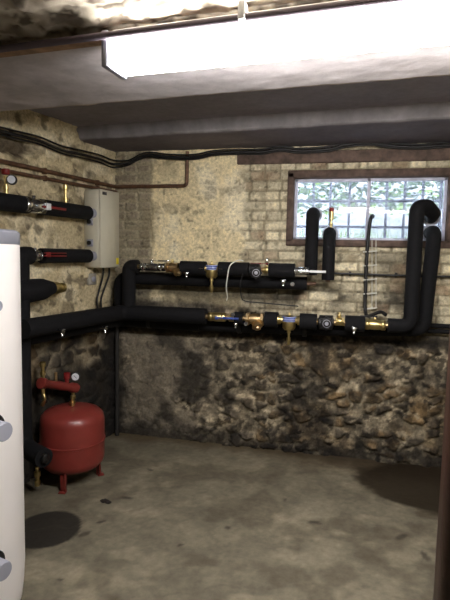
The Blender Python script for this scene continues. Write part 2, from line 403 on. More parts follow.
# ------------------------------------------------------------------ ceiling
ba = math.radians(4.6); BE = V(-math.cos(ba), math.sin(ba), 0); BS = V(math.sin(ba), math.cos(ba), 0)
def sof(p): return float(np.array(p)@BS)
ZA, ZF, ZR = 2.20, 2.285, 2.37                      # lamp panel, far beam, recess
sA1 = sof(F(225, 95, ZA)); sA0 = sof(F(225, 28, ZA)); sF = sof(F(225, 131, ZF)); ZR = 2.37
CEILM = mat_attr('old_ceiling', fine=.16, fscale=22, bump=.35)
def ceiling():
    prof = []                                      # (s, z, zone)
    def seg(s0, z0, s1, z1, zone, n):
        for k in range(n): prof.append((s0+(s1-s0)*k/n, z0+(z1-z0)*k/n, zone))
    seg(-1.9, 2.24, sA0-.02, 2.24, 0, 260)
    seg(sA0-.02, 2.24, sA0, ZA+.005, 0, 4)
    seg(sA0, ZA, sA1-.012, ZA, 1, 40)
    seg(sA1-.012, ZA, sA1, ZA+.012, 5, 3)
    seg(sA1, ZA+.012, sA1+.02, ZR, 2, 12)
    seg(sA1+.02, ZR, sF, ZR, 2, 50)
    seg(sF, ZR, sF+.012, ZF+.01, 3, 10)
    seg(sF+.012, ZF+.01, sF+.03, ZF, 3, 3)
    seg(sF+.03, ZF, 4.4, ZF, 4, 60)
    pr = np.array(prof); ts = np.arange(-2.2, 3.2, .016)
    Tt, Si = np.meshgrid(ts, pr[:, 0], indexing='ij'); Zi = np.broadcast_to(pr[:, 1], Tt.shape); zn = np.broadcast_to(pr[:, 2], Tt.shape)
    n1 = fbm(Tt*3, Si*3, 301); n2 = fbm(Tt*10, Si*10, 302); n3 = fbm(Tt*30, Si*30, 303, 4)
    stre = fbm(Tt*4+Si*6, Si*3-Tt*2.5, 305)
    P = BE*Tt[..., None]+BS*Si[..., None]
    rough = (zn == 0)
    h = n2*.012+n3*.002; hr = ss(.35, .8, fbm(Tt*12, Si*16, 311))*.02+n3*.018
    P[..., 2] = Zi-np.where(rough, hr*ss(0, .1, sA0-Si+.03), h*.6)+.006
    P[..., :2] += (BS[:2]*((n2-.5)*.02)[..., None])*(zn[..., None] >= 2)
    c = np.zeros(Tt.shape+(3,))
    c0 = srgb(168, 158, 142)*(.5+1.0*n3[..., None]); c0 = mixc(c0, srgb(184, 176, 158)+0*c0, ss(.48, .6, fbm(Tt*24, Si*30, 317))*.7); c0 = mixc(c0, srgb(64, 54, 44)+0*c0, ss(.58, .66, fbm(Tt*26, Si*34, 319))*.8); c0 = mixc(c0, srgb(70, 58, 46)+0*c0, ss(.58, .68, fbm(Tt*9, Si*9, 315))*.7)
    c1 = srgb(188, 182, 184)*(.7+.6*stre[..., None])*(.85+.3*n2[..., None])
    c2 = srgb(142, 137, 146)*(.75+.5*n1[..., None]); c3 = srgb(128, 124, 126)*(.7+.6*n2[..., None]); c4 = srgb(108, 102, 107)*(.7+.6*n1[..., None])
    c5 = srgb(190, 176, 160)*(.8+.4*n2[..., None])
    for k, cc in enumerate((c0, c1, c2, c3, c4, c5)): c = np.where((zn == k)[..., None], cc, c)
    keep = ((P[:-1, :-1, 1] < YB+.12) & (P[:-1, :-1, 1] > -1.3))
    return grid('ceiling', P, c, .9, CEILM, keep, kind='structure')
ceiling()
# rough steel flange between the rough part and the smooth panel
def at_s(x, s, z):                                 # point on the line s=const at world x
    t = (x-(BS*s)[0])/BE[0]; p = BE*t+BS*s; return V(p[0], p[1], z)
a = sA0-.03
p0 = at_s(-2.6, a, ZA-.004); p1 = at_s(1.4, a, ZA-.004)
MB().box((p0+p1)/2, (np.linalg.norm(p1-p0), .05, .014), BE, BS).build('trim_1', RUST, kind='structure')

# remaining shell, mostly behind the camera or beyond the right edge
PL = mat('plain_render', (150, 140, 120), .9, 0, .25, 6, .4, 40)
XR = 1.40
MB().box((XR+.05, 1.2, 1.27), (.1, 5.4, 2.6)).build('wall_right', PL, kind='structure')
MB().box((-.6, -1.3, 1.27), (4.6, .1, 2.6)).build('wall_front', PL, kind='structure')
jp = D(441.5, 600, 1.15); jx, jy = float(jp[0]), float(jp[1])
# door jamb in the right foreground
j = MB().box((jx+.045, jy+.05, 1.11), (.09, .10, 2.22)).build('door_1', JAMBM, kind='structure')
st_ = MB().box((jx+.06, jy-.006, 1.11), (.03, .012, 2.2)).build('door_stop', JAMBM, j)
MB().box(((jx+.09+XR)/2+.0, jy+.06, 1.12), (XR-jx-.09, .1, 2.24)).build('wall_partition', PL, kind='structure')

# ------------------------------------------------------------------ window
RV = .30
MB().box(((WX0+WX1)/2, YB+RV/2+.004, WZ0-.02), (WX1-WX0+.1, RV, .04)).build('trim_2', mat('sill_cement', (150, 140, 124), .9, 0, .3, 20, .4), kind='structure')
wo = MB()
fw = .038
for (xx0, xx1, zz0, zz1) in ((WX0-.02, WX1+.02, WZ1-fw, WZ1+.015), (WX0-.02, WX1+.02, WZ0-.03, WZ0+fw*.5), (WX0-.02, WX0+fw*.7, WZ0, WZ1), (WX1-fw*.9, WX1+.03, WZ0, WZ1)):
    wo.box(((xx0+xx1)/2, YB+.02, (zz0+zz1)/2), (xx1-xx0, .11, zz1-zz0))
win = wo.build('window_1', TIMBER, kind='structure')
gx0, gx1, gz0, gz1 = WX0+fw*.7, WX1-fw*.9, WZ0+fw*.5, WZ1-fw
b = MB(); PALEF = mat('flaking_white_frame', (206, 208, 226), .7, 0, .2, 30, .3)
for (xx0, xx1, zz0, zz1) in ((gx0, gx1, gz1-.022, gz1+.004), (gx0, gx1, gz0-.004, gz0+.018), (gx0-.004, gx0+.022, gz0, gz1), (gx1-.02, gx1+.004, gz0, gz1), (float(B(366.5, 210)[0]), float(B(370, 210)[0]), gz0, gz1)):
    b.box(((xx0+xx1)/2, YB+.055, (zz0+zz1)/2), (xx1-xx0, .03, zz1-zz0))
b.build('window_frame', PALEF, win)
gm = bpy.data.materials.new('dusty_glass'); gm.use_nodes = True; nt = gm.node_tree; nt.nodes.clear()
o_ = nt.nodes.new('ShaderNodeOutputMaterial'); tr = nt.nodes.new('ShaderNodeBsdfTransparent'); tl = nt.nodes.new('ShaderNodeBsdfTranslucent'); gl = nt.nodes.new('ShaderNodeBsdfGlossy')
tl.inputs[0].default_value = (.85, .88, .95, 1); gl.inputs['Roughness'].default_value = .1
m1 = nt.nodes.new('ShaderNodeMixShader'); m2 = nt.nodes.new('ShaderNodeMixShader'); no = nt.nodes.new('ShaderNodeTexNoise'); no.inputs['Scale'].default_value = 9; no.inputs['Detail'].default_value = 6
mp = nt.nodes.new('ShaderNodeMapRange'); mp.inputs[1].default_value = .35; mp.inputs[2].default_value = .7; mp.inputs[3].default_value = .04; mp.inputs[4].default_value = .22
nt.links.new(no.outputs['Fac'], mp.inputs[0]); nt.links.new(mp.outputs[0], m1.inputs[0]); nt.links.new(tr.outputs[0], m1.inputs[1]); nt.links.new(tl.outputs[0], m1.inputs[2])
m2.inputs[0].default_value = .05; nt.links.new(m1.outputs[0], m2.inputs[1]); nt.links.new(gl.outputs[0], m2.inputs[2]); nt.links.new(m2.outputs[0], o_.inputs[0])
MB().box(((gx0+gx1)/2, YB+.06, (gz0+gz1)/2), (gx1-gx0, .004, gz1-gz0)).build('glass_pane', gm, win)
# iron grille outside the glass
yg = .15
gr = thing('window_grille', (float((gx0+gx1)/2), YB+yg, WZ0), 'weathered grey iron bar grille standing outside the basement window', 'grille')
for px in (313, 330, 349, 368, 386, 404, 422, 440):
    x = float(B(px, 210, -yg)[0]); MB().box((x, YB+yg, (WZ0+WZ1)/2), (.018, .018, WZ1-WZ0)).build('vertical_bar', BARM, gr)
for py in (201, 227):
    z = float(B(368, py, -yg)[2]); MB().box(((WX0+WX1)/2, YB+yg+.012, z), (WX1-WX0+.0, .012, .02)).build('crossbar', BARM, gr)
# outside: ground bank and ivy
gd = MB().box((.3, YB+RV+2.4, 1.45), (9, 4.8, .2)).build('ground', mat('pale_gravel', (196, 196, 200), .9, 0, .25, 30), kind='structure')
MB().box((.3, YB+2.0, 2.4), (8, .15, 1.9)).build('wall_outside', mat('pale_garden_wall', (205, 208, 222), .9, 0, .2, 8), kind='structure')
rb = random.Random(7)
def leaves(name, n, box_, m, size, **props):
    mb = MB()
    for i in range(n):
        p = V(*(rb.uniform(box_[k][0], box_[k][1]) for k in range(3)))
        d = unit((rb.gauss(0, 1), rb.gauss(0, 1)-.5, rb.gauss(0, 1)+.3)); s, u = frame(d); sz = size*rb.uniform(.6, 1.3)
        mb.add([p-s*sz, p-u*sz*.5+d*sz*.1, p+s*sz*1.1, p+u*sz*.5+d*sz*.1, p+s*sz*.2+d*sz*.25], [(0, 1, 4), (1, 2, 4), (2, 3, 4), (3, 0, 4)], False)
    return mb.build(name, m, **props)
leaves('ivy', 3600, ((-.9, 2.2), (YB+.95, YB+1.5), (1.93, 2.75)), LEAVES[2], .036, kind='stuff', label='green ivy leaves crowding the area outside the basement window', category='ivy')
leaves('hedge_leaves', 1300, ((-.6, 2.3), (YB+.75, YB+1.3), (1.86, 2.7)), LEAVES[1], .030, kind='stuff', label='pale sunlit leaves mixed among the ivy beyond the window bars', category='leaves')
gb = MB()
for i in range(500):
    p = V(rb.uniform(-.7, 2.2), YB+rb.uniform(.8, 1.5), 1.55); h_ = rb.uniform(.08, .3); q = p+V(rb.gauss(0, .05), rb.gauss(0, .05), h_)
    gb.add([p-V(.006, 0, 0), p+V(.006, 0, 0), q], [(0, 1, 2)], False)
gb.build('grass', LEAVES[1], kind='stuff', label='thin pale grass blades at ground level outside the window', category='grass')
# timber lintel on the wall over the window
lp0 = B(238, 158, .03); lz0 = float(B(240, 158)[2]); lz1 = float(B(449, 155)[2])
t = MB(); x0 = float(B(238, 158)[0]); t.box(((x0+XR)/2, YB-.012, float(B(345, 157)[2])), (XR-x0, .05, .085)); t.build('trim_3', TIMBER, kind='structure')

# ------------------------------------------------------------------ ceiling lamp and conduit
Zv_ = V(0, 0, 1)
LAMPM = emis('tube_glow', (1, .965, .935), LAMP_STRENGTH)
q = F(112, 60, ZA-.085); sl = sof(q)+.02; xl = float(q[0])
pa = at_s(xl, sl, ZA-.03); pb = at_s(xl+1.5, sl, ZA-.03)
lt = thing('ceiling_light', (pa+pb)/2, 'long glowing white fluorescent batten fixed under the ceiling panel', 'ceiling light')
ctr = (pa+pb)/2; ln_ = float(np.linalg.norm(pb-pa))
MB().box(ctr+V(0, 0, .014), (ln_-.03, .09, .026), BE, BS).build('batten_body', WHITEP, lt)
tb = MB(); DS, DU = BS, Zv_
dfp = [(-.062, .0), (-.062, -.05), (-.045, -.085), (.045, -.085), (.062, -.05), (.062, .0)]
vs = [e+BS*y_+Zv_*z_ for e in (pa-unit(pa-pb)*.01, pb-unit(pb-pa)*.01) for y_, z_ in dfp]
tb.add(vs, [(0, 1, 2, 3, 4, 5), (11, 10, 9, 8, 7, 6)]+[(k, k+6, (k+1) % 6+6, (k+1) % 6) for k in range(6)], False); tb.build('diffuser', LAMPM, lt)
for p in (pa, pb): MB().box(p+V(0, 0, -.035), (.022, .13, .11), BE, BS).build('end_cap', GREYP, lt, label='grey plastic end cap')
cp = [at_s(x, sof(F(225, 18.5, ZA-.03))+.0, ZA-.035) for x in (-2.3, -1.5, -.9, -.3, .3, 1.2)]
ct = MB(); ct.tube(cp, .011, 10); co = ct.build('conduit_pipe', mat('purple_grey_conduit', (84, 74, 84), .6), label='thin grey conduit running along the ceiling beside the bright tube light', category='conduit')
for p in cp[3:5]:
    MB().box(p+V(0, 0, .016), (.02, .035, .05), BE, BS).build('clip', WHITEP, co)

# ------------------------------------------------------------------ fittings
def ball_valve(par, p, d, r, body=BRASS, lever=None, lv=None, ll=.09, lift=V(0, 0, 1), ln=.06, name='ball_valve'):
    p = np.array(p, float); d = unit(d); h = ln/2; m = MB()
    m.lathe(p-d*h, d, [(0, r*.75), (h*.3, r*.8), (h*.55, r*.95), (h, r*1.0), (h*1.45, r*.95), (h*1.7, r*.8), (2*h, r*.75)], 20)
    m.hexn(p-d*h, p-d*h*.55, r*1.05); m.hexn(p+d*h*.55, p+d*h, r*1.05)
    m.cyl(p, p+unit(lift)*(r+.015), r*.32, 12)
    v = m.build(name, body, par)
    if lever:
        k = MB(); t = p+unit(lift)*(r+.018); lv = unit(lv); sd_ = np.cross(lv, unit(lift))
        k.cyl(t-unit(lift)*.004, t+unit(lift)*.006, r*.42, 6)
        k.box(t+lv*ll*.2, (ll*.45, .011, .004), lv, sd_, unit(lift)); k.box(t+lv*ll*.68, (ll*.62, .016, .010), lv, sd_, unit(lift))
        k.build('lever', lever, v)
    return v
def strainer(par, p, d, r, leg, body=BRONZE, ln=.09):
    p = np.array(p, float); d = unit(d); m = MB(); h = ln/2
    m.lathe(p-d*h, d, [(0, r*.8), (h*.4, r*.7), (h, r*.95), (h*1.6, r*.7), (2*h, r*.8)], 18)
    m.hexn(p-d*h, p-d*h*.6, r*1.05); m.hexn(p+d*h*.6, p+d*h, r*1.05)
    lg = unit(leg); m.lathe(p-lg*.005, lg, [(0, r*.75), (.05, r*.72), (.055, r*.85), (.07, r*.85), (.075, r*.5), (.088, r*.45)], 8)
    return m.build('strainer_valve', body, par)
def separator(par, p, d, r=.03):
    p = np.array(p, float); d = unit(d); m = MB(); z = V(0, 0, 1)
    for s in (-1, 1):
        m.cyl(p+d*s*r*.6, p+d*s*(r+.062), r*.46, 14); m.hexn(p+d*s*(r+.012), p+d*s*(r+.05), r*.75)
    m.lathe(p+z*.035, -z, [(-.018, .005), (-.012, .008), (0, .009), (.004, r*.6), (.012, r*.95), (.05, r), (.09, r*.98), (.098, r*.8), (.104, r*.72)], 24)
    o = m.build('dirt_separator', BRASS, par)
    k = MB(); k.lathe(p+z*.026, -z, [(0, r*1.01), (.001, r*1.03), (.034, r*1.03), (.035, r*1.01)], 24); k.build('label_band', LABELM, o)
    k = MB(); k.lathe(p+z*.021, -z, [(0, r*1.03), (.001, r*1.045), (.006, r*1.045), (.007, r*1.03)], 24); k.lathe(p+z*.004, -z, [(0, r*1.03), (.001, r*1.045), (.004, r*1.045), (.005, r*1.03)], 24); k.build('label_print', BLUEP, o)
    k = MB(); k.lathe(p-z*.07, -z, [(0, .012), (.01, .014), (.02, .014), (.024, .009), (.05, .009), (.054, .014), (.075, .014), (.10, .010), (.105, .006)], 12); k.build('drain_cock', BRASS, o)
    return o
def handwheel(par, p, n, R=.035):
    p = np.array(p, float); n = unit(n); m = MB(); s, u = frame(n)
    m.lathe(p-n*.035, n, [(0, .012), (.02, .012), (.022, R*.8), (.03, R), (.05, R*.98), (.056, R*.8)], 12)
    for k in range(8):
        a = k*math.pi/4; m.cyl(p+(s*math.cos(a)+u*math.sin(a))*R*.95+n*-.01, p+(s*math.cos(a)+u*math.sin(a))*R*.95+n*.016, R*.2, 8)
    o = m.build('handwheel', BLACK, par); MB().lathe(p+n*.018, n, [(0, R*.3), (.004, R*.32), (.006, R*.28)], 16).torus(p+n*.021, n, R*.62, R*.04).build('wheel_dial', GREYP, o)
    return o
def drain(par, p, n, m_=CHROME, s=1.0, lever=True):
    p = np.array(p, float); n = unit(n); z = V(0, 0, 1); m = MB()
    m.lathe(p-n*.025*s, n, [(0, .006*s), (.02*s, .006*s), (.022*s, .011*s), (.034*s, .011*s), (.036*s, .007*s)], 10); m.lathe(p+z*.004, -z, [(0, .006*s), (.018*s, .006*s), (.02*s, .008*s), (.028*s, .008*s)], 10)
    o = m.build('drain_cock', m_, par)
    if lever: MB().box(p+z*.008*s, (.034*s, .008*s, .003*s)).cyl(p+z*0, p+z*.008*s, .003*s, 8).build('lever', m_, o)
    return o
def testpoint(par, p, n):
    p = np.array(p, float); n = unit(n)
    return MB().torus(p, n, .011, .004, 16, 6).lathe(p-n*.03, n, [(0, .005), (.026, .005), (.03, .008), (.034, .006)], 10).build('test_point', CHROME, par)
def foam(par, pts, r, name='foam_insulation', fil=.07, seg=18):
    P_ = fillet(pts, fil); return MB().tube(P_, r, seg).build(name, FOAM, par)
def rod(par, pts, r, m_, name='pipe'): return MB().tube(pts, r, 12).build(name, m_, par)
def tape(par, p, d, r, w=.03): p = np.array(p, float); return MB().lathe(p-unit(d)*w/2, d, [(0, r*.98), (.002, r*1.02), (w-.002, r*1.02), (w, r*.98)], 20).build('tape_band', TAPE, par)
X = V(1, 0, 0); Zv = V(0, 0, 1); TV = unit(CP-B(250, 290))*1.0; TV = unit((TV[0], TV[1], 0))

# ---------------- upper run, front pipe (with the first riser)
r1 = .051; o1 = .23
def b1(px, py, off=o1): return B(px, py, off)
zU = float(b1(230, 269)[2])
def U1(px, z=None, off=o1):
    p = B(px, 268, off); p[2] = zU if z is None else z; return p
yw = YB+.07
ul = thing('heating_pipe', U1(220), 'black foam-lagged heating pipe, upper front run with brass valves and white-tipped end under the window', 'pipe')
zl = float(B(150, 314, .23)[2])
foam(ul, [U1(129, zl+.03), U1(129), U1(138)], r1)
foam(ul, [U1(181), U1(206)], r1)
foam(ul, [U1(219), U1(249)], r1)
foam(ul, [U1(269), U1(295)], r1)
rod(ul, [U1(134), U1(300)], .017, BRONZE)
v = MB()
ball_valve(ul, U1(152), X, .03, CHROME, CHROME, X, .14, V(0, -.15, 1), .16)
for px in (142, 146, 160, 164): MB().hexn(U1(px)-X*.01, U1(px)+X*.01, .032).build('union_nut', CHROME, ul)
strainer(ul, U1(173)+TV*.02, X, .040, (.75, -.25, -.55))
MB().cyl(U1(172)+Zv*.02, U1(172)+Zv*.06, .012, 10).build('cap', BRASS, ul)
drain(ul, U1(188)+TV*(r1+.025)-Zv*.04, TV)
separator(ul, U1(212)+TV*.02, X, .042)
MB().lathe(U1(249), X, [(0, .02), (.01, .045), (.075, .045), (.085, .02)], 18).build('valve_body', BLACK, ul)
handwheel(ul, U1(256)+TV*.055-Zv*.02, TV, .040)
ball_valve(ul, U1(267)+Zv*.0, X, .026, BRASS, REDP, -X, .12, V(0, 0, 1), .05)
MB().cyl(U1(267)+Zv*.03, U1(267)+Zv*.085, .009, 10).hexn(U1(267)+Zv*.05, U1(267)+Zv*.066, .014).build('air_nipple', CHROME, ul)
drain(ul, U1(283)+TV*(r1+.02)-Zv*.075, TV, CHROME, 1.2)
testpoint(ul, U1(292)+TV*(r1+.02)-Zv*.09, TV)
drv = U1(300)
ball_valve(ul, drv+TV*.02, X, .028, CHROME, WHITEP, X, .17, TV, .12)
# riser of the upper front run
rr1 = .046
pR = B(312, 262, .16); pT = B(312, 213, .16); pR[0] = pT[0] = float(B(312, 235, .16)[0]); pR[2] = zU
foam(ul, [pR+V(0, 0, -.03), V(pT[0], pT[1], pT[2]), V(pT[0], yw, pT[2])], rr1, fil=.06)
foam(ul, [U1(305)+X*.01, V(pR[0]+.02, pR[1], zU)], .03)
# ---------------- upper run, rear pipe (with second riser)
r2 = .048; o2 = .12; zU2 = float(B(230, 281, o2)[2])
def U2(px, z=None, off=o2):
    p = B(px, 281, off); p[2] = zU2 if z is None else z; return p
ub = thing('heating_pipe', U2(220), 'black foam-lagged heating pipe, upper rear run hugging the wall behind the valves', 'pipe')
foam(ub, [U2(120, zl+.05), U2(120), U2(307)], r2)
rod(ub, [U2(306), U2(316)], .014, COPPER)
q = B(329, 250, .17); xq = float(q[0]); zb_ = float(B(329, 280, .17)[2]); zt_ = float(B(329, 233, .17)[2])
r3 = thing('heating_pipe', V(xq, YB-.17, zb_), 'short black foam-lagged riser with cut lower end, topped by the red-capped vent', 'pipe')
foam(r3, [V(xq, YB-.17, zb_), V(xq, YB-.17, zt_), V(xq, yw, zt_)], .044, fil=.055)
rod(r3, [V(xq, YB-.17, zb_-.012), V(xq, YB-.17, zb_+.05)], .018, COPPER)
# air vent with red cap on that riser
vz = float(B(331, 226, .12)[2]); vx = float(B(331.5, 215, .12)[0]); vp = V(vx, YB-.12, vz)
av = MB(); av.lathe(vp, Zv, [(-.04, .008), (0, .008), (.003, .014), (.02, .014), (.022, .009), (.04, .009), (.044, .016), (.10, .018), (.105, .012)], 14); avo = av.build('air_vent', BRASS, r3)
MB().lathe(vp+Zv*.100, Zv, [(0, .015), (.004, .018), (.026, .018), (.03, .012)], 14).build('red_cap', REDP, avo, label='red cap')

# ---------------- lower run front pipe (tall hooked riser)
o3 = .24; r4 = .058
def Lw(px, py, off=o3): return B(px, py, off)
zA_, zB_ = float(Lw(160, 314)[2]), float(Lw(400, 326)[2]); zL = (zA_+zB_)/2
def W1(px, dz=0, off=o3):
    p = B(px, 320, off); p[2] = zL+dz; return p
ca = L(40, 320, .22); ca[2] = zL
lf = thing('heating_pipe', W1(250), 'black foam-lagged heating pipe, lower front run turning the corner and rising to the tall hook', 'pipe')
cr_ = CN+LN*.22; cr_ = cr_+LD*(((YB-o3)-cr_[1])/LD[1]); cr_[2] = zL
st0 = L(23, 330, .22); st0[2] = zL
foam(lf, [st0, cr_, W1(206)], r4, fil=.11)
foam(lf, [W1(232)+X*.02, W1(243)], .045); foam(lf, [W1(265), W1(278)], r4*.95); foam(lf, [W1(300), W1(317)], r4*.95); foam(lf, [W1(345), W1(365)], r4*.95)
rod(lf, [W1(200), W1(392)], .019, BRONZE)
ball_valve(lf, W1(217), X, .034, BRASS, BLUEP, X, .13, TV, .13)
ball_valve(lf, W1(232), X, .03, BRASS, BLUEP, X, .05, TV, .04)
for px in (211, 223): MB().hexn(W1(px)-X*.012, W1(px)+X*.012, .036).build('union_nut', BRASS, lf)
drain(lf, W1(236)+TV*.07-Zv*.04, TV); testpoint(lf, W1(246)+TV*.07-Zv*.03, TV)
testpoint(lf, W1(233)+TV*.06+Zv*.03, TV)
strainer(lf, W1(255)+TV*.02, X, .046, (.35, -.45, -.75), ln=.13)
separator(lf, W1(289)+Zv*.005+TV*.02, X, .046)
handwheel(lf, W1(325)+TV*.06, TV, .042)
MB().lathe(W1(318), X, [(0, .02), (.01, .05), (.10, .05), (.11, .02)], 18).build('valve_body', BLACK, lf)
ball_valve(lf, W1(340)+Zv*.01, X, .030, BRASS, None, ln=.06); MB().cyl(W1(339)+Zv*.03, W1(339)+Zv*.075, .009, 10).hexn(W1(339)+Zv*.045, W1(339)+Zv*.06, .015).build('air_nipple', BRASS, lf)
drain(lf, W1(352)+TV*.075-Zv*.03, TV, CHROME, 1.2)
v = ball_valve(lf, W1(375), X, .036, BRASS, BLACK, -X, .10, V(0, 0, 1), .14)
for px in (367.5, 383): MB().hexn(W1(px)-X*.014, W1(px)+X*.014, .039).build('union_nut', BRASS, lf)
hx = float(B(413.5, 270, .24)[0]); htop = float(B(425, 207, .24)[2])
xe = float(B(431, 327, .24)[0])
foam(lf, [W1(388), V(hx, YB-o3, zL), V(hx, YB-o3, htop), V(hx+.07, YB-.19, htop+.01), V(hx+.125, YB-.10, htop-.03), V(hx+.13, yw, htop-.05)], .048, fil=.08)
# ---------------- lower run rear pipe (second right riser)
o4 = .12
def W2(px, dz=-.085, off=o4):
    p = B(px, 320, off); p[2] = zL+dz; return p
lb = thing('heating_pipe', W2(250), 'black foam-lagged heating pipe, lower rear run ending in the shorter riser at the right', 'pipe')
cr2 = CN+LN*.12; cr2 = cr2+LD*(((YB-o4)-cr2[1])/LD[1]); cr2[2] = zL-.075; st2 = L(24, 332, .12); st2[2] = zL-.075
x2 = float(B(430, 270, .14)[0]); z2 = float(B(430, 232, .14)[2])
foam(lb, [st2, cr2, W2(200, -.08)], .052, fil=.10)
foam(lb, [W2(200, -.08), W2(330, -.065), V(x2-.02, YB-.135, zL-.03), V(x2+.015, YB-.14, z2), V(x2+.015, yw, z2)], .048, fil=.075)
for px in (150, 240, 305): tape(lb, W2(px, -.077), X, .053)
SLV = mat('pale_sleeve', (176, 180, 196), .6)
for par_, c_ in ((ul, V(pT[0], 0, pT[2])), (r3, V(xq, 0, zt_)), (lf, V(hx+.13, 0, htop-.05)), (lb, V(x2+.015, 0, z2))):
    c_ = c_+V(0, YB+.035, 0); MB().lathe(c_, V(0, -1, 0), [(0, .058), (.02, .060), (.022, .05)], 24).build('sleeve', SLV, par_, label='pale round sleeve at the window')
# thin pipes carrying on to the right
t1 = thing('thin_pipe', B(440, 329, .06), 'pair of thin black pipes low on the wall, right of the shorter riser', 'pipe')
for dz, of in ((0, .06), (-.04, .05)):
    p = B(437, 330, of); pz = zL-.01+dz; rod(t1, [V(p[0]-.12, YB-of, pz), V(1.38, YB-of, pz)], .016, FOAM)
# thin black conduit behind the risers
cz = float(B(400, 275, .05)[2]); c0 = float(B(336, 275, .05)[0])
c_ = MB().tube([V(c0-.15, YB-.045, cz), V(c0+.4, YB-.045, cz-.004), V(1.38, YB-.045, cz)], .008, 10).build('wall_conduit', BLACK, label='thin black horizontal conduit on the brick wall under the window', category='conduit')
for px in (350, 396, 420):
    p = B(px, 275, .04); MB().box(V(p[0], YB-.035, cz), (.016, .05, .03)).build('clip', BLACK, c_)

# cable rising into the window plus pale lacing
cbp = [B(373, 217, .02), B(372, 216, .04), B(370, 222, .06), B(368, 240, .05), B(366.5, 262, .05), B(365.5, 290, .05), B(365, 308, .06), B(368, 316, .10), B(380, 312, .13), B(386, 315, .16)]
ac = MB().tube(curve(cbp, 8), .013, 10).build('flexible_cable', CABLE, label='thick black flexible cable climbing the brick to a bent end before the window', category='cable')
lc = thing('cable_ladder', B(372, 270, .03), 'slim pale wire ladder fixed to the brick beside the climbing black cable', 'wire ladder')
for dx in (372, 376):
    MB().tube([B(dx, 240, .035), B(dx, 309, .035)], .0028, 6).build('wire', WIREW, lc)
for py in (252, 266, 280, 294, 309):
    MB().tube([B(363, py, .062), B(377, py-1, .04)], .005, 6).build('rung', WIREW, lc)

# pale wire loop on the upper pipe
wl_ = [U1(243)+Zv*.06+TV*.0, U1(240)+Zv*.065+TV*.02, U1(235)+Zv*.055+TV*.05, U1(230)+Zv*.02+TV*.075, U1(228)-Zv*.06+TV*.07, U1(227)-Zv*.13+TV*.05, U1(228)-Zv*.20+TV*.0, U1(227)-Zv*.23+TV*(-.03)]
MB().tube(curve(wl_, 8), .0042, 8).build('sensor_wire', WIREW, label='pale sensor wire curving down over the upper pipe left of the round handwheel', category='wire')
w2_ = [U1(243)-Zv*.03+TV*.06, U1(241)-Zv*.1+TV*.06, U1(242)-Zv*.19+TV*.03, U1(246)-Zv*.225+TV*.02, U1(262)-Zv*.235+TV*.0, U1(300)-Zv*.25-TV*.02]
MB().tube(curve(w2_, 8), .0045, 8).build('sensor_wire', CABLE, label='thin black wire dropping between the upper and lower pipe runs', category='wire')

# ------------------------------------------------------------------ left wall pipes
box_far = L(118, 250, .15); box_near = L(99, 250, .15)
tb0 = float((CN-box_far)@LD); tb1 = float((CN-box_near)@LD)
def LW(t, off, z): p = CN-LD*t+LN*off; p[2] = z; return p
zt = float(L(99, 189, .13)[2]); zb2 = float(L(99, 268, .13)[2])
bx = thing('control_box', LW((tb0+tb1)/2, .07, zb2), 'tall beige metal control cabinet on the left wall by the corner', 'control box')
bh_ = zt-zb2
MB().box(LW((tb0+tb1)/2, .08, (zt+zb2)/2), (.15, tb1-tb0, bh_), LN, LD).build('casing', BOXM, bx)
MB().box(LW((tb0+tb1)/2, .158, (zt+zb2)/2), (.008, tb1-tb0-.004, bh_-.008), LN, LD).build('front_cover', BOXM, bx)
for zz in (222, 243):
    p = L(92, zz, .07); k = MB(); c = LW(tb1+.006, .075, float(p[2])); k.box(c, (.05, .012, .052), LN, LD); g = k.build('rotary_switch', GREYP, bx); MB().cyl(c, c-LD*.02, .016, 14).build('knob', BLACK, g)
for zz, of in ((213, .10), (256, .10)):
    p = L(90, zz, of); c = LW(tb1, of, float(p[2])); MB().lathe(c+LD*.005, -LD, [(0, .034), (.012, .034), (.014, .028), (.03, .028)], 18).build('pipe_gland', GREYP, bx)
lgz = zt-.03; MB().box(LW(tb1-.05, .1635, lgz), (.003, .05, .022), LN, LD).build('badge', DARKG, bx, label='small dark badge')
MB().box(LW(tb0+.025, .1635, zb2+.05), (.003, .03, .05), LN, LD).build('sticker', YEL, bx, label='small yellow sticker')
# upper and second left pipes
off = .10
def lrun(pts, rad): return [LW(*p) for p in pts]
zP1 = float(L(88, 213, off)[2]); zP2 = float(L(88, 256, off)[2])
def tl_(px, py=240, o=off): return float((CN-L(px, py, o))@LD)
def P1(px): return LW(tl_(px), off, zP1)
p1 = thing('heating_pipe', P1(45), 'topmost black lagged pipe on the left wall, with gauge and pale-collared red-handled valve', 'pipe')
te = tl_(0)+.9
RB = .052
foam(p1, [LW(te, off, zP1+.0), P1(28)], RB); foam(p1, [P1(39), P1(88)], RB*.95)
rod(p1, [P1(20), LW(tb1-.01, off, zP1)], .02, BRONZE)
v = ball_valve(p1, P1(32.5)+LN*.012, LD, .046, CHROME, None, ln=.17)
m_ = MB().box(P1(41)+LN*(RB+.004)-Zv*.0+LD*.0, (.03, .04, .04), LN, LD).build('valve_collar', WHITEP, p1)
MB().box(P1(48)+LN*(RB+.008)-Zv*.003, (.012, .20, .014), LN, LD).build('lever', REDP, p1, label='red lever')
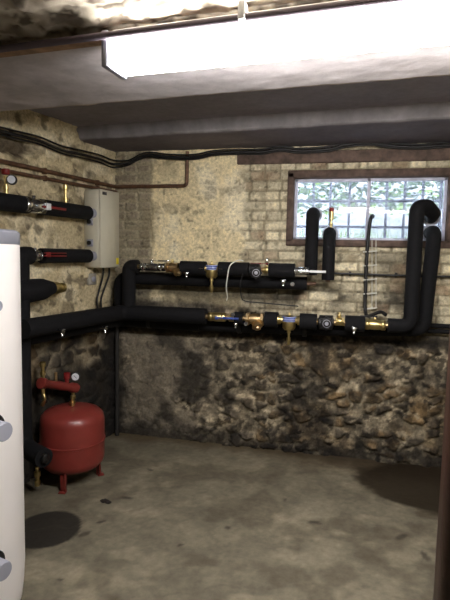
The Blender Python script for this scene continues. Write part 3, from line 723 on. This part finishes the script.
# gauge
g0 = P1(7)+Zv*RB
gg = MB().lathe(g0-Zv*.01, Zv, [(0, .014), (.03, .014), (.032, .018), (.05, .018), (.052, .011), (.11, .011)], 12).build('gauge_stem', BRASS, p1)
MB().lathe(g0+Zv*.105, Zv, [(0, .02), (.004, .024), (.03, .024), (.034, .018)], 14).build('red_cap', REDP, gg, label='dark red cap')
gn = unit(TV+LN*.3); gc = g0+Zv*.075+LN*.045
MB().lathe(gc-gn*.015, gn, [(0, .026), (.003, .029), (.02, .029), (.024, .026)], 20).cyl(g0+Zv*.07, gc-gn*.01, .007).build('gauge_case', BLACK, gg)
MB().lathe(gc+gn*.0095, gn, [(0, .022), (.002, .022)], 20).build('gauge_dial', DUST, gg)
# brass vent at 66
h0 = P1(66)+Zv*RB*.8
MB().lathe(h0, Zv, [(0, .012), (.02, .012), (.022, .019), (.04, .019), (.042, .010), (.09, .010), (.093, .017), (.125, .017), (.13, .008)], 12).build('air_vent', BRASS, p1)
def P2(px): return LW(tl_(px, 256), off, zP2)
p2 = thing('heating_pipe', P2(50), 'second black lagged pipe on the left wall, elbowing down beside the tank', 'pipe')
zc = float(L(20, 290, off)[2])
foam(p2, [LW(tl_(20, 270), off, zc-.03), LW(tl_(20, 270), off, zP2), P2(30)], .055, fil=.08); foam(p2, [P2(41), P2(88)], .048)
rod(p2, [P2(28), LW(tb1-.01, off, zP2)], .02, BRONZE)
ball_valve(p2, P2(35), LD, .034, CHROME, None, ln=.10); 
MB().box(P2(48)+LN*.062, (.008, .20, .008), LN, LD, Zv).box(P2(48)+LN*.062+Zv*.018, (.008, .20, .006), LN, LD, Zv).box(P2(41)+LN*.062+Zv*.008, (.014, .03, .03), LN, LD).build('lever', REDP, p2, label='red loop lever')
# third stub with brass end
z3 = float(L(45, 289, .12)[2])
p3 = thing('heating_pipe', LW(tl_(35, 289, .12), .12, z3), 'stubby black lagged branch on the left wall tapering to a brass end', 'pipe')
a = LW(tl_(5, 289, .12), .12, z3-.01); b_ = LW(tl_(42, 289, .12), .12, z3); e = LW(tl_(52, 289, .12), .12, z3)
MB().lathe(a, b_-a, [(0, .075), (.02, .08), (float(np.linalg.norm(b_-a)), .068), (float(np.linalg.norm(e-a)), .042)], 18).build('foam_insulation', FOAM, p3)
MB().lathe(e-LD*.02, LD, [(0, .034), (.03, .034), (.035, .042), (.07, .042), (.075, .026), (.10, .026), (.105, .034), (.125, .034), (.13, .02)], 8).build('brass_fitting', BRASS, p3)
# vertical drop beside the tank, and floor-level leg
o5 = .13
t5 = tl_(21.5, 380, o5); zf = float(F(38, 468, 0)[2])+.22
dp = thing('heating_pipe', LW(t5, o5, 0), 'vertical black lagged drop pipe between tank and red vessel, bending along the floor', 'pipe')
ep = D(44, 458, 2.90); foam(dp, [LW(t5, o5, z3-.05), V(*LW(t5, o5, 0)[:2], float(ep[2])), ep], .056, fil=.09)
MB().cyl(ep-LN*.0, ep+LN*.02, .03, 14).build('end_cap', TAPE, dp)
MB().lathe(LW(t5-.04, o5+.075, .17), -Zv, [(0, .012), (.03, .012), (.032, .02), (.06, .02), (.062, .013), (.09, .013), (.092, .018), (.12, .018), (.124, .01)], 10).build('drain_cock', BRASS, dp)

# conduits on the left wall carrying on to the back wall
def cond(name, pyl, pyr, rad, m_, label, up=False):
    z0 = float(L(0, pyl, .03)[2]); z1 = float(L(116, pyr, .03)[2])
    pts = [LW(tl_(0, 170, .03)+1.2, .035, z0+(z0-z1)*.6), LW(tl_(0, 170, .03), .035, z0), LW(.05, .035, z1)]
    if up:
        xx = float(B(187, 186, .03)[0]); zz = float(B(187, 186, .03)[2]); zz2 = 2.27
        pts += [V(CN[0]+.05, YB-.035, z1), V(xx, YB-.035, zz), V(xx, YB-.035, zz2)]
    else: pts[-1] = LW(.02, .035, z1)
    o = MB().tube(fillet(pts, .035), rad, 10).build(name, m_, label=label, category='conduit')
    for t in (.25, .8, 1.5): MB().box(LW(t, .022, z1+(z0-z1)*(t/ (tl_(0, 170, .03)))), (.045, .02, rad*2+.012), LN, LD).build('clip', m_, o)
    return o
cond('copper_conduit', 161, 187, .014, COPPER, 'brown pipe along the left wall that turns onto the back wall and up', True)
cond('copper_conduit', 170, 192, .012, COPPER, 'thin brown pipe along the left wall, lower of the pair above the lagged pipes')

# cable bundle at the top of the walls
def bundle(k, ly, py, rad, label, name='cable'):
    rn = random.Random(k)
    pl = [(-60, 108), (0, 131), (20, 136), (40, 141), (62, 150), (80, 154), (100, 159), (113, 164)]
    pts = [L(x, y+ly, .045+.01*rn.random()) for x, y in pl if x >= 0]; d0 = pts[0]-pts[1]
    pts = [pts[0]+unit(d0)*1.0*1]+pts if True else pts
    pts[0][2] = 2.16
    pb_ = [(128, 163), (140, 157), (150, 155), (170, 157), (195, 157), (215, 153), (240, 152), (262, 152), (280, 149), (300, 151), (330, 149), (345, 145), (370, 143), (395, 146), (420, 147), (450, 145)]
    pts += [B(x, y+py, .045+.012*rn.random()) for x, y in pb_]; e_ = pts[-1].copy(); e_[0] = 1.38; pts.append(e_)
    return MB().tube(curve(pts, 5), rad, 8).build(name, CABLE, label=label, category='cable')
bundle(1, 0, 0, .010, 'thick black cable sagging along the tops of both walls')
bundle(2, -4, -2.6, .006, 'thin black cable, uppermost of the bundle under the ceiling')
bundle(3, 3.4, 2.0, .006, 'thin black cable, lowest of the bundle under the ceiling')
# cables hanging under the box
for i, (xa, xb, lab) in enumerate(((103, 97, 'left black cable hanging in a curve under the beige cabinet'), (109, 101, 'right black cable hanging in a curve under the beige cabinet'))):
    pts = [L(xa, 265, .07), L(xa, 275, .07), L((xa+xb)/2, 287, .05), L(xb, 300, .05), L(xb+1, 312, .05)]
    MB().tube(curve(pts, 8), .008, 8).build('cable', CABLE, label=lab, category='cable')
p = L(91, 279, .02); sb = MB().box(p, (.04, .085, .085), LN, LD).build('junction_box', mat('grimy_plastic', (150, 146, 136), .6, 0, .2), label='small grimy junction box on the wall below the beige cabinet', category='junction box')
MB().cyl(p+LN*.02, p+LN*.03, .02, 14).build('lid', GREYP, sb)
# thin vertical pipe in the corner
p = V(CN[0]+.06, YB-.07, 0)
MB().tube([p, p+Zv*1.0], .016, 10).build('corner_pipe', mat('sooty_pipe', (38, 36, 34), .7), label='thin sooty vertical pipe standing in the dark corner', category='pipe')

# lever things on lower left pipe
for px, py in ((105, 328), (62, 331)):
    q = L(px, py, .30); drain(lf, q, LN, CHROME, 1.4)

# ------------------------------------------------------------------ red expansion vessel
vc = F(73, 480); vr = .203
rv = thing('expansion_vessel', V(vc[0], vc[1], 0), 'red domed expansion vessel standing on short legs beside the tank', 'expansion vessel')
zt0, zb0 = .50, .09
hs = zt0-zb0
MB().lathe(V(vc[0], vc[1], zb0), Zv, [(0, .02), (.004, vr*.55), (.018, vr*.82), (.045, vr*.96), (.075, vr), (hs*.48, vr), (hs*.78, vr), (hs*.86, vr*.965), (hs*.93, vr*.84), (hs*.975, vr*.6), (hs*.995, vr*.25), (hs, .02)], 48).build('shell', RED, rv)
MB().lathe(V(vc[0], vc[1], zb0+hs*.44), Zv, [(0, vr*.99), (.003, vr*1.025), (.014, vr*1.03), (.017, vr*.99)], 48).build('seam_flange', RED, rv)
base_ang = math.atan2(float(CP[1]-vc[1]), float(CP[0]-vc[0]))
for da in (-.35, 1.75, 3.85):
    aa = base_ang+da; o_ = V(math.cos(aa), math.sin(aa), 0); c = V(vc[0], vc[1], 0)+o_*vr*.84; tn = V(-o_[1], o_[0], 0)
    lg = MB().box(c+Zv*.065, (.006, .035, .125), o_, tn).box(c+Zv*.065+tn*.015, (.03, .005, .125), o_, tn); lg.box(c+Zv*.005+o_*.01, (.04, .045, .006), o_, tn); lg.build('leg', RED, rv)
MB().lathe(V(vc[0], vc[1], zt0-.01), Zv, [(0, .016), (.02, .016), (.022, .02), (.04, .02), (.042, .01), (.08, .01)], 12).build('nozzle', BRASS, rv)
lbp = V(vc[0], vc[1], .36)
# red manifold above it
o6 = .13
def MP(px, py): return L(px, py, o6)
ma_ = MP(40, 383); mb_ = MP(76, 388); 
mf = thing('manifold', (ma_+mb_)/2, 'red safety manifold with gauge and brass valves on the wall above the red vessel', 'manifold')
d_ = unit(mb_-ma_); l_ = float(np.linalg.norm(mb_-ma_))
MB().lathe(ma_, d_, [(0, .026), (.004, .036), (.04, .036), (.05, .026), (l_*.5, .030), (l_-.06, .026), (l_-.05, .036), (l_-.004, .036), (l_, .026)], 18).build('body', RED, mf)
p = MP(43, 383); MB().lathe(p+Zv*.02, Zv, [(0, .012), (.03, .012), (.032, .019), (.055, .019), (.058, .012), (.085, .012), (.088, .02), (.115, .02), (.12, .01)], 12).build('air_vent', BRASS, mf)
MB().tube(curve([p-Zv*.02, p-Zv*.07, p-Zv*.10+LN*.01, p-Zv*.15-LN*.01]), .012, 10).build('brass_tail', BRASS, mf)
p = MP(56, 384); MB().lathe(p+Zv*.02, Zv, [(0, .01), (.06, .01)], 10).build('brass_stem', BRONZE, mf)
p = MP(67, 386); MB().lathe(p+Zv*.02, Zv, [(0, .014), (.03, .014), (.032, .022), (.07, .022), (.075, .014)], 12).build('relief_valve', REDP, mf)
p = MP(72, 376)+LN*.03; gn = unit(TV+LN*.25); MB().lathe(p-gn*.015, gn, [(0, .026), (.003, .031), (.022, .031), (.025, .028)], 20).build('gauge_case', BLACK, mf)
g = MB().lathe(p+gn*.0105, gn, [(0, .025), (.002, .025)], 20).build('gauge_dial', DUST, mf); 
sdg, _u = frame(gn); MB().box(p+gn*.0135, (.028, .003, .0015), unit(sdg+Zv), np.cross(gn, unit(sdg+Zv)), gn).build('needle', INK, g)
p = MP(73, 388); MB().tube(curve([p-Zv*.02, p-Zv*.06, p-Zv*.11]), .011, 10).hexn(p-Zv*.05, p-Zv*.075, .018).build('brass_tail', BRASS, mf)

# ------------------------------------------------------------------ white tank
tp = F(26, 600); dh = unit(V(tp[0], tp[1], 0)); lp = V(-dh[1], dh[0], 0); tr_ = .33
tp = CP*V(1, 1, 0)+V(tp[0], tp[1], 0)*1.0
tcn = tp+lp*tr_+V(0, 0, 0)
ztk = 1.575
tk = thing('water_tank', V(tcn[0], tcn[1], 0), 'large white cylindrical hot water tank with grey lid at the left edge', 'water tank')
MB().lathe(V(tcn[0], tcn[1], .0), Zv, [(.02, tr_*.90), (.03, tr_*.93), (.06, tr_*.965), (.12, tr_*.985), (.2, tr_), (ztk-.055, tr_)], 72).build('jacket', TANKW, tk)
MB().lathe(V(tcn[0], tcn[1], 0), Zv, [(.0, tr_*.86), (.022, tr_*.86)], 48).build('foot_ring', DARKG, tk)
MB().lathe(V(tcn[0], tcn[1], ztk-.056), Zv, [(0, tr_*.995), (.004, tr_*1.006), (.048, tr_*1.004), (.056, tr_*.97), (.058, .02)], 72).build('lid', mat('grey_lid', (128, 130, 140), .5), tk)
def on_tank(px, py):
    d = ray(px, py); o = CP[:2]-tcn[:2]; dd = d[:2]; A = dd@dd; Bq = 2*o@dd; Cq = o@o-tr_**2; disc = max(0, Bq*Bq-4*A*Cq)
    t = (-Bq-math.sqrt(disc))/(2*A); p = CP+d*t; return p, unit(V(p[0]-tcn[0], p[1]-tcn[1], 0))
for px, py in ((-8, 429), (-8, 566)):
    p, n = on_tank(px, py); sk = MB().lathe(p-n*.02, n, [(0, .055), (.024, .055), (.028, .048)], 28).build('socket_ring', BLACK, tk)
    MB().lathe(p-n*.0, n, [(0, .035), (.062, .035), (.067, .032), (.068, .002)], 28).build('socket_plug', GREYP, sk)
p, n = on_tank(-2, 306); MB().torus(p+n*.002, n, .016, .004).cyl(p-n*.01, p+n*.004, .013).build('sensor_port', GREYP, tk)

# small dark scrap on the floor
p = F(106, 503); db_ = MB(); rs = random.Random(3)
for k in range(7):
    c = p+V(rs.uniform(-.03, .03), rs.uniform(-.02, .02), .006+rs.uniform(0, .006)); db_.box(c, (.03, .016, .005), unit((rs.gauss(0, 1), rs.gauss(0, 1), 0)), None, None) if False else db_.lathe(c-Zv*.006, Zv, [(0, .012), (.004, .016), (.010, .008)], 7)
db_.build('debris', mat('dark_debris', (38, 32, 28), .9), label='small dark scrap of debris lying on the concrete right of the red vessel', category='debris')
